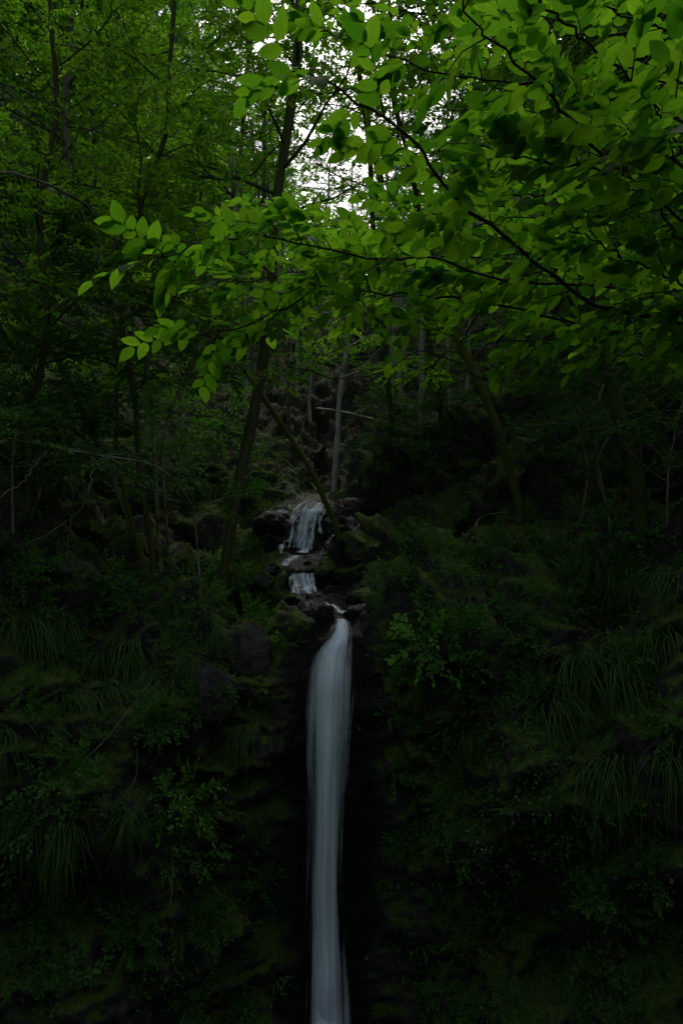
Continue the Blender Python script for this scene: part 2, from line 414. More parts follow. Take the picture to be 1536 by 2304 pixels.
def basept(px,py,d=None):
    h,_=hit(px,py)
    return h
def poly(lst,b):
    d0=b[1]; out=[b-np.array([0,-.06,.5]),b+np.array([0,0.03,0])]
    for px,py,dd in lst: out.append(W(px,py,d0+dd))
    return out

b=basept(492,1365); T=poly([(525,1150,0),(562,960,.1),(590,800,.1),(608,640,0),(624,440,0),(650,250,.1),(688,0,.2),(705,-260,.4),(720,-600,.5)],b)
tree("tree",T,"slender dark tree leaning out beside the stream",grow(T,.066,.045,.5,20,1.9,5,5,12,.075,.42,seed=1,gap=True),M_leafA,M_barkmid)
b=basept(765,1215); T=poly([(722,1110,-.1),(690,1040,-.2),(640,965,-.2),(590,890,-.3),(545,830,-.4),(470,730,-.5),(420,600,-.5),(400,450,-.5)],b)
tree("tree",T,"thin mossy trunk leaning over the upper cascade",grow(T,.040,.026,.6,12,1.4,5,5,12,.07,.4,seed=2),M_leafB,M_barkmoss)
b=basept(752,1105); T=poly([(757,1010,0),(763,920,0),(772,830,0),(780,740,.1),(776,620,.1),(772,520,.1)],b)
tree("tree",T,"pale grey lichen spotted tree on the slope",grow(T,.065,.025,.55,12,1.5,5,4,12,.09,.5,seed=3),M_leafA,M_barkpale)
b=basept(1175,1160); T=poly([(1145,1060,0),(1115,960,-.1),(1080,870,-.1),(1040,785,-.1),(985,690,0),(900,540,0),(840,380,.1),(820,200,.1)],b)
tree("tree",T,"mossy brown tree bending towards the stream",grow(T,.072,.03,.5,14,1.7,5,5,12,.075,.42,seed=4,gap=True),M_leafA,M_barkmoss)
b=basept(320,1265); T=poly([(255,1080,0),(205,970,0),(160,870,-.1),(110,780,-.1),(60,700,-.2),(0,640,-.3),(-80,520,-.4),(-120,350,-.4)],b)
tree("tree",T,"thin brown tree arching away from the bank",grow(T,.036,.024,.7,12,1.4,5,5,12,.07,.4,seed=5,side=0.3),M_leafB,M_bark2)
b=basept(345,1290); T=poly([(318,1100,0),(300,900,0),(280,690,0),(315,480,-.1),(372,290,-.2),(378,150,-.2),(388,-60,-.2),(380,-300,-.2)],b)
tree("tree",T,"sinuous dark tree rising from the bank",grow(T,.034,.022,.35,20,1.7,5,5,12,.065,.38,seed=6,gap=True),M_leafA,M_barkmid)
b=basept(360,1300); T=poly([(350,1120,0),(345,950,.1),(335,800,.1),(400,640,.2),(440,480,.3),(470,300,.3)],b)
tree("tree",T,"thin stem growing beside the bank",grow(T,.024,.014,.5,10,1.3,5,5,12,.065,.38,seed=16),M_leafA,M_bark2)
b=basept(325,1280); T=poly([(290,1150,0),(262,1020,.1),(262,860,.1),(250,700,.2),(240,560,.3),(190,400,.3)],b)
tree("tree",T,"thin mossy stem growing beside the bank",grow(T,.024,.013,.55,10,1.3,5,5,12,.065,.38,seed=17),M_leafA,M_barkmoss)
b=basept(380,1270); T=poly([(372,1130,0),(365,1000,.1),(400,880,.1),(440,790,.2),(450,700,.3)],b)
tree("tree",T,"thin slanting grey stem growing beside the bank",grow(T,.020,.012,.65,8,.9,5,4,12,.06,.34,seed=19),M_leafB,M_bark2)
b=basept(450,1370); T=poly([(440,1200,0),(420,1120,-.1),(350,1050,-.2),(200,1020,-.4),(0,985,-.6),(-80,960,-.7)],b)
tree("sapling",T,"thin curved sapling stem bowing over the bank",grow(T,.016,.008,.35,10,.7,4,3,10,.06,.32,seed=7,el=(-.2,.5)),M_herb,M_bark2,cat="sapling")
b=basept(1445,1210); T=poly([(1430,1080,0),(1395,950,0),(1365,830,0),(1335,740,-.1),(1320,600,-.2),(1350,420,-.3),(1380,200,-.4),(1380,0,-.4)],b)
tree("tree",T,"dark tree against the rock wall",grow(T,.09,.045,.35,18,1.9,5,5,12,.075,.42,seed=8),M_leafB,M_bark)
b=basept(1375,1260); T=poly([(1368,1160,0),(1347,1040,0),(1376,965,0),(1350,900,-.1),(1395,790,-.1),(1420,700,-.1)],b)
tree("sapling",T,"crooked bare grey sapling",grow(T,.020,.010,.6,5,.6,3,2,9,.05,.25,seed=9),M_leafB,M_bark2,cat="sapling")
b=basept(420,1000); T=poly([(400,900,0),(460,760,0),(500,600,0),(535,400,0),(560,200,0),(572,60,0),(570,-150,0)],b)
tree("tree",T,"slender grey tree behind the gully",grow(T,.045,.03,.35,16,1.7,5,5,12,.08,.45,seed=10,gap=True),M_leafA,M_bark2)
b=basept(60,1130); T=poly([(80,900,0),(110,700,0),(90,480,0),(130,260,0),(120,0,0),(130,-250,0)],b)
tree("tree",T,"leafy tree on the rocky bank",grow(T,.04,.022,.25,26,1.8,5,5,12,.07,.4,seed=11),M_leafA,M_barkmid)
b=basept(1240,1120); T=poly([(1230,900,0),(1250,700,0),(1220,480,0),(1240,260,0),(1210,0,0),(1190,-250,0)],b)
tree("tree",T,"leafy tree growing above the gully",grow(T,.06,.03,.35,22,1.9,5,5,12,.075,.42,seed=12),M_leafA,M_bark)
b=basept(1000,1060); T=poly([(990,900,0),(960,700,0),(940,480,0),(900,260,0),(880,0,0),(860,-250,0)],b)
tree("tree",T,"tall leafy tree above the cascade",grow(T,.05,.03,.5,26,2.4,5,5,12,.085,.45,seed=13,gap=True),M_leafA,M_bark)
b=basept(560,1040); T=poly([(580,900,0),(560,700,0),(590,480,0),(600,260,0),(640,0,0),(660,-250,0)],b)
tree("tree",T,"tall leafy tree above the cascade",grow(T,.045,.03,.5,26,2.4,5,5,12,.085,.45,seed=14,gap=True),M_leafA,M_bark2)
b=basept(885,1000); T=poly([(870,850,0),(850,600,0),(830,350,0),(800,100,0),(780,-100,0),(775,-300,0)],b)
tree("tree",T,"tall leafy tree above the cascade",grow(T,.05,.03,.62,22,2.6,6,5,13,.09,.5,seed=24,gap=True),M_leafA,M_bark)

# hillside trees (shared meshes)
protos=[]
for v in range(5):
    r=np.random.default_rng(50+v); h=[11,13,9.5,12,14][v]; lean=r.uniform(-.8,.8,2)
    tr=[np.array([0,0,-.5]),np.array([lean[0]*.15,lean[1]*.1,h*.25]),np.array([lean[0]*.6+r.uniform(-.3,.3),lean[1]*.5,h*.6]),np.array([lean[0]*1.4,lean[1],h])]
    tb,cb=grow(tr,[.09,.10,.075,.09,.11][v],.03,[.24,.32,.2,.26,.36][v],26,2.3,5,6,14,.11,.55,seed=60+v,el=(-.05,.75),k=6)
    protos.append((tb.mesh("trunk",[M_bark,M_bark2,M_bark,M_bark2,M_bark2][v]),cb.mesh("crown",[M_leafA,M_leafB,M_leafA,M_leafA,M_leafB][v],False)))
pos=[]
r=np.random.default_rng(99); tries=0
while len(pos)<104 and tries<8000:
    tries+=1
    y=13+48*r.random()**1.3; x=r.uniform(-.56,.56)*y+r.uniform(-1,1)
    lim=np.interp(y,[13,18,25,40,62],[2.9,3.5,4.2,4.6,4.0])
    if abs(x-.01*y)<lim: continue
    if any((x-a)**2+(y-b_)**2<(1.2+.02*y)**2 for a,b_ in pos): continue
    pos.append((x,y))
pos+=[(-3.2,33),(2.4,38),(3.0,52),(-3.8,52),(-1.2,42)]
for i,(x,y) in enumerate(pos):
    p=down(x,y); v=i%5
    o=thing("hillside_tree",p,["slim dark leafy tree on the hillside","grey barked leafy tree on the hillside"][v%2],"tree","trees on the forested hillside")
    o.rotation_euler=(0,0,r.uniform(0,6.28)); s_=r.uniform(.8,1.2); o.scale=(s_,s_,s_)
    for nm,mm in zip(("trunk","crown"),protos[v]): part(nm,mm,o)
cp=[]
for v in range(2):
    tb=MB(); z=np.linspace(-.5,15,16); tube(tb,np.stack([.05*np.sin(z*.7+v),.04*np.cos(z),z],-1),np.linspace(.12,.04,16),7,.1)
    cb=MB(); r2=np.random.default_rng(v); SP=[];SD=[]
    for i in range(60):
        hh=r2.uniform(8,15); az=r2.uniform(0,6.28); rad=(15.4-hh)*.16*r2.uniform(.3,1)
        SP.append([rad*math.cos(az),rad*math.sin(az),hh]); SD.append([math.cos(az),math.sin(az),-.3])
        if i%6==0: tube(tb,np.array([[0,0,hh],[rad*math.cos(az),rad*math.sin(az),hh]]),[.02,.01],3)
    sprays(cb,SP,SD,.6,12,.14,r=r2)
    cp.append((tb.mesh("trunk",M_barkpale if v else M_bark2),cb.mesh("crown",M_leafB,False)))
r=np.random.default_rng(5)
for i in range(60):
    if i<30: y=r.uniform(26,44); x=r.uniform(-.15,.10)*y
    else:
        y=r.uniform(17,30); x=r.uniform(-.16,.16)*y
        if abs(x)<.5: x+=1.2
    p=down(x,y); o=thing("cedar_tree",p,"straight bare grey cedar trunk on the slope","tree","cedar trunks up the slope")
    s_=r.uniform(.35,.7); o.scale=(s_,s_,s_*r.uniform(.55,.9)*(1 if i<30 else .75)); o.rotation_euler=(r.uniform(-.06,.06),r.uniform(-.08,.08),r.uniform(0,6))
    for nm,mm in zip(("trunk","crown"),cp[i%2]): part(nm,mm,o)
# far wood
fb=MB(); r=np.random.default_rng(21); SP=[];SD=[]
for i in range(420):
    y=r.uniform(60,190); x=r.uniform(-.55,.55)*y
    p=down(x,y); h=r.uniform(4,8) if abs(x)<.1*y else r.uniform(5,11)
    m=26; q=r.normal(0,1,(m,3)); q=norm(q)*r.uniform(.6,1,(m,1))*np.array([2.4,2.4,h*.5])
    SP.append(p+q+np.array([0,0,h*.55])); SD.append(norm(q*np.array([1,1,.2])))
sprays(fb,np.vstack(SP),np.vstack(SD),1.3,8,.6,r=r)
solo("distant_wood",fb.mesh("distant_wood",M_leafA,False),"far leafy wood covering the valley head","wood",kind="stuff")
ub=MB(); r=np.random.default_rng(22); SP=[];SD=[]
for i in range(700):
    y=12+45*r.random()**1.2; x=r.uniform(-.5,.5)*y
    if abs(x)<1.4+ .05*y: continue
    p=down(x,y); m=12; h=r.uniform(.5,1.6)
    q=r.normal(0,1,(m,3)); q=norm(q)*r.uniform(.3,1,(m,1))*np.array([.8,.8,h*.5])
    SP.append(p+q+np.array([0,0,h*.5])); SD.append(norm(q*np.array([1,1,.3])))
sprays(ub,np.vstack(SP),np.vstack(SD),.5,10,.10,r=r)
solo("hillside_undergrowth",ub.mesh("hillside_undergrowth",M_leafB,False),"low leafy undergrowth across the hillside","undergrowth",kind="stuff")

# ---------------------------------------------------------------- overhanging tree (hero)
hb=MB(); wb=MB()
tbx=2.35; g0=down(tbx,3.7)
trunkp=np.array([g0-[0,0,.2],[2.5,3.75,2.2],[2.45,3.7,3.8],[2.5,3.6,5.3],[2.7,3.5,6.6],[2.75,3.6,8.2]])
TT=catmull(trunkp,30); tube(wb,TT,np.linspace(.13,.05,30),10,.25)
def near_trunk(z): 
    i=np.argmin(np.abs(TT[:,2]-z)); return TT[i]
BR=[
 ([(1560,735,3.4),(1480,715,3.25),(1350,690,3.1),(1230,610,2.95),(1120,520,2.8),(1030,450,2.7),(985,390,2.6),(930,320,2.5),(830,250,2.4),(760,200,2.35),(700,170,2.3),(640,120,2.25)],.010,1.1),
 ([(1560,660,3.7),(1400,650,3.7),(1240,640,3.6),(1100,620,3.5),(950,580,3.4),(840,580,3.3),(700,555,3.2),(580,530,3.1),(470,545,3.0),(360,580,2.95)],.008,.85),
 ([(1600,760,3.9),(1350,745,3.9),(1150,690,3.8),(1000,670,3.7),(860,660,3.7),(730,650,3.6),(620,700,3.5),(530,740,3.4),(430,755,3.4)],.008,1.0),
 ([(1600,520,2.9),(1440,420,2.7),(1330,330,2.5),(1250,230,2.35),(1150,130,2.2),(1070,50,2.1),(1010,-40,2.1)],.007,1.15),
 ([(1620,330,2.6),(1500,250,2.5),(1400,170,2.4),(1300,80,2.3),(1220,10,2.2),(1150,-60,2.2)],.006,1.2),
 ([(1600,600,2.8),(1500,500,2.7),(1420,400,2.6),(1330,380,2.5),(1200,360,2.5),(1080,330,2.5)],.006,1.25),
 ([(1620,800,3.6),(1440,750,3.6),(1310,740,3.6),(1220,760,3.6),(1100,770,3.6),(980,740,3.6)],.006,1.7),
 ([(1580,560,4.2),(1400,540,4.2),(1200,490,4.1),(1000,520,4.1),(850,540,4.0),(700,520,3.9),(560,500,3.8)],.006,.9),
 ([(1600,200,3.4),(1450,150,3.3),(1300,190,3.3),(1100,180,3.2),(950,150,3.1),(820,100,3.1),(720,70,3.0)],.006,1.15),
 ([(1580,820,4.0),(1450,800,4.0),(1330,800,4.0),(1230,780,4.0)],.006,2.2),
 ([(1620,450,3.3),(1500,380,3.2),(1400,320,3.1),(1270,420,3.1),(1150,440,3.1),(1060,430,3.1)],.006,1.15),
 ([(1620,680,3.0),(1500,620,2.9),(1400,580,2.9),(1290,520,2.8),(1200,520,2.8)],.006,1.3),
 ([(1620,80,3.0),(1480,60,2.9),(1350,10,2.8),(1250,-40,2.8)],.006,1.3),
 ([(1600,420,2.4),(1520,330,2.3),(1480,250,2.2),(1500,150,2.2)],.006,1.3),
 ([(1600,700,4.0),(1300,620,4.0),(1050,580,3.9),(850,600,3.8),(680,610,3.7),(520,640,3.6)],.006,.9),
 ([(1600,60,3.9),(1300,80,3.8),(1100,60,3.7),(950,30,3.7),(820,10,3.6),(700,-10,3.6)],.006,1.1),
]
hr=np.random.default_rng(31)
HP=[];HD=[];HL=[]
for bi,(pts,r0,dens) in enumerate(BR):
    w=[near_trunk(W(*pts[0])[2]-.1)]+[W(*p) for p in pts]
    n=70; C=catmull(w,n)
    C+=.014*np.stack([vnoise(np.stack([np.arange(n)*.5,np.full(n,k*7.7+bi*3),np.zeros(n)],-1)) for k in range(3)],-1)
    Rr_=np.linspace(r0,.0028,n); tube(wb,C,Rr_,6,.3)
    seg=np.linalg.norm(np.diff(C,axis=0),axis=1); cum=np.concatenate([[0],np.cumsum(seg)]); tot=cum[-1]
    s_=tot*.16; k=0
    while s_<tot:
        j=min(int(np.searchsorted(cum,s_)),n-2); p=C[j]; t=norm(C[j+1]-C[j])
        sd=norm(np.cross(t,[0,.35,1]))*(1 if k%2 else -1)
        d=norm(t*.75+sd*hr.uniform(.4,1.0)+np.array([0,0,hr.normal(.02,.34)]))
        L=hr.uniform(.18,.40)*(1.0 if s_<tot*.85 else .6)
        e=p+d*L*.5+np.array([0,0,.02]); e2=p+d*L+np.array([0,0,-.05*L])
        tube(wb,np.array([p,e,e2]),[.0028,.002,.0013],4)
        HP.append(p+d*L*.12);HD.append(d);HL.append(L)
        if L>.3:
            d3=norm(d+norm(np.cross(d,[0,0,1]))*hr.choice([-1,1])*.8+hr.normal(0,.2,3)); HP.append(p+d*L*.45);HD.append(d3);HL.append(L*.6)
            tube(wb,np.array([p+d*L*.45,p+d*L*.45+d3*L*.5]),[.002,.0012],3)
        s_+=hr.uniform(.065,.115)*dens; k+=1
    HP.append(C[-1]);HD.append(norm(C[-1]-C[-3]));HL.append(.25)
HP=np.array(HP);HD=np.array(HD);HL=np.array(HL)
sprays(hb,HP,HD,HL,9,.090,big=True,tilt=.36,ratio=.54,updir=(0,.5,.9),r=hr)
o=thing("overhanging_tree",g0,"broadleaf tree with bright green leafy branches overhanging the stream","tree")
m1=wb.mesh("trunk",M_twig); m2=hb.mesh("crown",M_hero); recenter(m1,g0); recenter(m2,g0)
part("trunk",m1,o); part("crown",m2,o)

# ---------------------------------------------------------------- water
def ribbon(rows,off=.05,fall=False,nc=15,nrow=80,layers=1,seed=0,dspread=.2,wob=.012):
    rows=np.array(rows,float); py=np.linspace(rows[0,0],rows[-1,0],nrow)
    xl=np.interp(py,rows[:,0],rows[:,1]); xr=np.interp(py,rows[:,0],rows[:,2])
    for _ in range(4):
        xl[1:-1]=.25*xl[:-2]+.5*xl[1:-1]+.25*xl[2:]; xr[1:-1]=.25*xr[:-2]+.5*xr[1:-1]+.25*xr[2:]
    mb=MB()
    G=np.zeros((nrow,nc,3))
    for i in range(nrow):
        for j in range(nc):
            h,n=hit(xl[i]+(xr[i]-xl[i])*j/(nc-1),py[i]); G[i,j]=h+n*off*.3+np.array([0,-off,.3*off])
    if fall:
        D=G[...,1].min(axis=1)
        for i in range(nrow): D[i]=D[:i+1].min()
        for _ in range(25): D[1:-1]=.25*D[:-2]+.5*D[1:-1]+.25*D[2:]
        for i in range(nrow):
            for j in range(nc):
                u=j/(nc-1); dd=D[i]-.05*math.sin(math.pi*u)
                G[i,j]=W(xl[i]+(xr[i]-xl[i])*u,py[i],dd)
    lens=np.concatenate([[0],np.cumsum(np.linalg.norm(np.diff(G[:,nc//2],axis=0),axis=1))])
    for l in range(layers):
        H=G.copy(); c=H.mean(axis=1,keepdims=True)
        H=c+(H-c)*(1-dspread*l); H[...,1]-=.05*l
        H[...,1]+=.035*vnoise(np.stack([H[...,0]*14+l*5,H[...,2]*1.3,H[...,0]*0+seed+l],-1))
        H[...,0]+=wob*vnoise(np.stack([H[...,0]*0+l*3,H[...,2]*2.0,H[...,0]*3+seed],-1))
        U=np.stack([np.broadcast_to(np.linspace(0,1,nc)[None],(nrow,nc)),np.broadcast_to(lens[:,None]+l*3.3+seed,(nrow,nc))],-1)
        ii=np.arange(nrow*nc).reshape(nrow,nc)
        Qq=np.stack([ii[:-1,:-1],ii[:-1,1:],ii[1:,1:],ii[1:,:-1]],-1).reshape(-1,4)
        mb.add(H.reshape(-1,3),Qq,U.reshape(-1,2))
    return mb
def wsolo(mbs,mat,name,label):
    m=MB()
    for q in mbs:
        for V,Qq,U in zip(q.V,q.Q,q.U): m.V.append(V); m.Q.append(Qq+m.n); m.U.append(U)
        m.n+=q.n
    solo(name,m.mesh(name,mat),label,"waterfall",kind="structure")
wr=np.random.default_rng(4)
WF=[ribbon([(1374,750,786),(1400,746,792),(1425,736,800),(1452,704,806),(1475,684,810),(1540,672,812),(1600,666,808),(1660,668,802),(1740,676,794),(1850,684,786),(1950,682,784),(2050,676,788),(2150,670,794),(2340,662,806)],.09,True,25,170,1,0,.18),
    ribbon([(1376,752,784),(1405,748,790),(1432,738,798),(1462,702,803),(1490,688,804),(1600,682,796),(1700,688,780),(1850,692,776),(2050,686,778),(2340,676,794)],.11,True,21,170,2,3,.16),
    ribbon([(1400,755,778),(1436,748,788),(1470,712,782),(1600,700,774),(1750,700,764),(2000,698,764),(2340,688,780)],.15,True,13,150,2,9,.3)]
wsolo(WF,M_water,"waterfall","silky white waterfall dropping down dark wet rock")
CS=[ribbon([(1134,698,738),(1150,684,730),(1175,660,712),(1200,650,700),(1235,650,694)],.04,False,14,40,1,81,.2,.02),
    ribbon([(1150,678,726),(1190,662,704),(1225,666,698),(1248,660,694)],.06,False,12,30,1,87,.2,.02)]
for k in range(12):
    u=(k+wr.uniform(-.4,.4))/11
    xs0=690+u*44; xe=642+u*58+(8 if u>.5 else 0); w_=wr.uniform(3,8)
    ye=wr.uniform(1195,1252); rows=[]
    y0=wr.uniform(1131,1155); dx=0
    for t in np.linspace(0,1,10):
        dx+=wr.normal(0,2.0)
        yy=y0+(ye-y0)*t; xx=xs0+(xe-xs0)*(t**.4)+dx; ww=w_*(.5+.8*t)*wr.uniform(.5,1.3)
        rows.append((yy,xx-ww,xx+ww))
    CS.append(ribbon(rows,.07+.015*(k%3),False,6,40,1,30+k,.2,.03))
for x0,x1,y in ((585,655,1152),(735,800,1137)):
    CS.append(ribbon([(y-2,x0,x1),(y+5,x0+4,x1-2)],.03,False,11,6,1,50))
wsolo(CS,M_water2,"water_cascade","thin white water strands trickling over dark ledges")
C2=[ribbon([(1292,648,706),(1306,652,712),(1322,664,716),(1338,676,718)],.04,False,12,20,1,90,.2,.02)]
for k in range(5):
    u=k/4; xs0=656+u*48; w_=wr.uniform(4,9); y0=1292+wr.uniform(0,10)
    C2.append(ribbon([(y0,xs0-w_,xs0+w_),(y0+12,xs0-w_+wr.normal(0,2),xs0+w_),(y0+wr.uniform(20,44),xs0+5-w_*.7,xs0+5+w_*.7)],.06,False,6,20,1,60+k,.2,.03))
C2.append(ribbon([(1340,700,714),(1352,712,726),(1364,730,748)],.03,False,6,16,1,70))
C2.append(ribbon([(1362,738,752),(1372,748,766),(1382,756,778)],.03,False,6,12,1,71))
C2.append(ribbon([(1252,645,690),(1262,632,668),(1275,628,660)],.03,False,8,12,1,72))
wsolo(C2,M_water2,"water_cascade","short white cascade between mossy boulders")
pb=MB(); n=24
V=[];xx=np.linspace(-6,5,n);yy=np.linspace(3.2,8.4,n)
for y in yy:
    for x in xx: V.append([x,y,-.02+.006*math.sin(x*9+y*7)])
ii=np.arange(n*n).reshape(n,n); pb.add(np.array(V),np.stack([ii[:-1,:-1],ii[:-1,1:],ii[1:,1:],ii[1:,:-1]],-1).reshape(-1,4))
mw,nt,out=newmat("pool_water"); bb=N(nt,"ShaderNodeBsdfPrincipled"); bb.inputs["Base Color"].default_value=(.006,.009,.008,1); bb.inputs["Roughness"].default_value=.08
nt.links.new(bb.outputs[0],out.inputs[0])
solo("pool_water",pb.mesh("pool_water",mw),"dark pool at the foot of the fall","water",kind="structure")

# ---------------------------------------------------------------- boulders
def boulder(sx,sy,sz,seed,mat,ang=.35):
    n=44; m=30; th=np.linspace(0,2*np.pi,n,endpoint=False); ph=np.linspace(0.02,np.pi-.02,m)
    PH,TH=np.meshgrid(ph,th,indexing='ij')
    d=np.stack([np.sin(PH)*np.cos(TH),np.sin(PH)*np.sin(TH),np.cos(PH)],-1)
    r=np.random.default_rng(seed); rad=np.full(PH.shape,1.2)
    for k in range(9):
        q=norm(r.normal(0,1,3)); c=r.uniform(.6,1.0); dd=d@q
        rad=np.minimum(rad,np.where(dd>.05,c/np.maximum(dd,.05),9))
    rad=rad*(1+.22*fbm(d*2.2+seed,5,seed)-.2*np.abs(fbm(d*3.5+seed*2,4,seed+5)))
    V=(d*rad[...,None]*np.array([sx,sy,sz])).reshape(-1,3)
    ii=np.arange(m*n).reshape(m,n); i2=np.roll(ii,-1,axis=1)
    Q=np.stack([ii[:-1],ii[1:],i2[1:],i2[:-1]],-1).reshape(-1,4)
    return mesh_quads("boulder",V,Q,mat,smooth=True)
BL=[(722,1385,.24,.22,.22,M_rockwet,"dark wet boulder at the lip of the fall"),(702,1352,.18,.15,.16,M_rockwet,"dark wet boulder at the lip of the fall"),(700,1418,.16,.18,.2,M_rockwet,"dark wet boulder at the lip of the fall"),
(675,1400,.16,.2,.18,M_rockmoss,"mossy boulder beside the stream"),(810,1382,.12,.2,.12,M_rockwet,"dark wet boulder at the lip of the fall"),(640,1350,.2,.2,.14,M_rockmoss,"mossy boulder beside the stream"),
(790,1155,.38,.36,.24,M_rockwet,"wet rock ledge beside the cascade"),(598,1185,.3,.3,.26,M_rockwet,"wet rock ledge beside the cascade"),(760,1195,.24,.22,.24,M_rockwet,"wet rock ledge beside the cascade"),(612,1228,.22,.2,.22,M_rockwet,"wet rock ledge beside the cascade"),(805,1200,.28,.25,.26,M_rockwet,"wet rock ledge beside the cascade"),
(810,1245,.26,.28,.2,M_rockmoss,"moss covered boulder in the gully"),(740,1268,.24,.26,.18,M_rockmoss,"moss covered boulder in the gully"),(790,1288,.2,.22,.16,M_rockmoss,"moss covered boulder in the gully"),
(610,1285,.14,.16,.11,M_rockwet,"wet stone in the stream"),(696,1268,.12,.12,.10,M_rockwet,"wet stone in the stream"),(590,1312,.13,.13,.09,M_rock,"grey stone on the bank"),(620,1272,.08,.08,.07,M_rockwet,"wet stone in the stream"),(750,1330,.13,.12,.12,M_rockwet,"wet stone in the stream"),(790,1350,.12,.12,.10,M_rockwet,"wet stone in the stream"),(740,1300,.11,.1,.10,M_rockwet,"wet stone in the stream"),
(170,1290,.30,.22,.14,M_rock,"angular grey slab on the bank"),(225,1280,.16,.2,.10,M_rock,"angular grey slab on the bank"),
(830,1335,.2,.22,.12,M_rockmoss,"mossy boulder beside the stream"),(540,1490,.3,.25,.3,M_rock,"grey rock jutting from the cliff"),(500,1560,.2,.2,.3,M_rock,"grey rock jutting from the cliff"),
(1500,1000,.5,.4,.6,M_rock,"grey rock outcrop in the wall")]
r=np.random.default_rng(3)
for i,(px,py,sx,sy,sz,mt,lb) in enumerate(BL):
    h,n=hit(px,py); me=boulder(sx,sy,sz,i+1,mt)
    o=solo("boulder",me,lb,"rock",h-n*sz*.4,group="boulders along the stream"); o.rotation_euler=(r.uniform(-.2,.2),r.uniform(-.2,.2),r.uniform(0,6))

# ---------------------------------------------------------------- sedge tufts
def tuft(seed,nb=160):
    r=np.random.default_rng(seed); mb=MB()
    for i in range(nb):
        az=-math.pi/2+r.normal(0,.95); e=r.uniform(-.5,1.15); L=r.uniform(.3,.8); w=.0036
        d=np.array([math.cos(az)*math.cos(e),math.sin(az)*math.cos(e),math.sin(e)]); p=np.array([r.normal(0,.06),0,r.normal(0,.04)])
        side=norm(np.array([-math.sin(az),math.cos(az),r.normal(0,.3)])); pts=[]; gq=r.uniform(.25,.7)
        for k in range(10):
            ww=w*(1-(k/9.)**2)+.0004
            pts.append(p-side*ww); pts.append(p+side*ww)
            p=p+d*L/9; d=norm(d+np.array([0,0,-gq])+r.normal(0,.07,3))
        q=[[2*k,2*k+1,2*k+3,2*k+2] for k in range(9)]
        mb.add(np.array(pts),np.array(q))
    return mb.mesh("sedge_tuft",M_grass)
TM=[tuft(s) for s in range(5)]
TL=[(225,1555,1.0),(170,1590,.8),(540,1660,.6),(1350,1480,1.35),(1410,1510,1.15),(1290,1500,1.15),(1235,1590,1.0),(1380,1710,1.1),(1340,1740,.9),(150,1840,.9),(290,1840,.75),(80,1860,.7),
(1045,1650,.7),(550,1840,.5),(1400,1300,.9),(1330,1250,.7),(350,1540,.7),(390,1380,.6),(300,1450,1.0),(940,1560,.5),(1480,1720,.9),(1500,1310,.8),(1260,1230,.5),(900,1200,.5),(60,1420,1.0),(140,1400,.9),(480,1420,.5),(1150,1560,.7),(940,1070,.6),(1490,1450,1.0),
(30,1650,.8),(240,1480,.9),(420,1500,.5)]
r=np.random.default_rng(8)
for i,(px,py,s_) in enumerate(TL):
    h,n=hit(px,py); o=solo("sedge_tuft",TM[i%5],"drooping tuft of long thin sedge blades","grass",h+n*.06,group="sedge tufts on the cliff")
    o.rotation_euler=(0,r.uniform(-.25,.25),max(-.7,min(.7,math.atan2(n[0],-n[1])))+r.uniform(-.3,.3)); s2_=s_*1.05; o.scale=(s2_,s2_,s2_)
# ---------------------------------------------------------------- leafy plants
def herb(seed,nst=13,L=.34,leaf=.055,nl=10,mat=None):
    r=np.random.default_rng(seed); mb=MB(); az=r.uniform(0,6.28,nst); e=r.uniform(.15,1.1,nst)
    D=np.stack([np.cos(az)*np.cos(e),np.sin(az)*np.cos(e),np.sin(e)],-1)
    P0=D*.06; sprays(mb,P0,D,L*r.uniform(.6,1.15,nst),nl,leaf,r=r,twig=mb)
    D2=norm(D+r.normal(0,.5,D.shape)); sprays(mb,P0+D*L*.3,D2,L*.5,nl-3,leaf*.9,r=r)
    return mb.mesh("leafy_plant",mat or M_herb,False)
HM=[herb(1),herb(2,11,.42,.06),herb(3,16,.3,.045,12),herb(4,9,.4,.07,9),herb(5,14,.26,.04,12),herb(6,12,.42,.075,9,M_sprig)]
HLs=[(410,1790,.95,5),(470,1800,.7,5),(370,1800,.7,5),(400,1870,.6,5),(960,1450,1.0,5),(920,1470,.9),(1000,1470,.9),(600,1440,.7,5),(640,1450,.6),(60,1560,.8),(100,1640,.7),(100,2110,.9),(60,2200,1),(150,2230,1),
(330,2060,.7),(490,2080,.8),(520,2180,.8),(430,2250,.8),(600,1370,.8),(560,1340,.7),(500,1480,.6),(430,1550,.6),(1000,1640,.7),(960,1680,.7),(1010,1700,.7),(1400,2060,.9),(1340,2120,.9),(1480,2140,.9),
(1080,1260,.7),(1130,1230,.8),(1180,1220,.8),(1240,1250,.7),(1040,1290,.7),(1100,1320,.7),(1200,1330,.7),(1270,1380,.8),(1140,1400,.8),(1060,1400,.7),(1200,1430,.7),(1330,1400,.7),(930,1250,.6),(870,1200,.5),(900,1290,.5),
(1100,1500,.7),(1180,1480,.7),(960,1350,.5),(200,1380,.7),(120,1330,.7),(40,1290,.8),(260,1330,.6),(520,1300,.6),(400,1290,.7),(560,1230,.6),(880,1600,.5),(920,1620,.5),(200,940,.9,5),(160,955,.8,5)]
r=np.random.default_rng(18)
for k in range(160):
    px=r.uniform(850,1530) if r.random()<.6 else r.uniform(5,620); HLs.append((px,r.uniform(1150,2300),r.uniform(.5,1.05)))
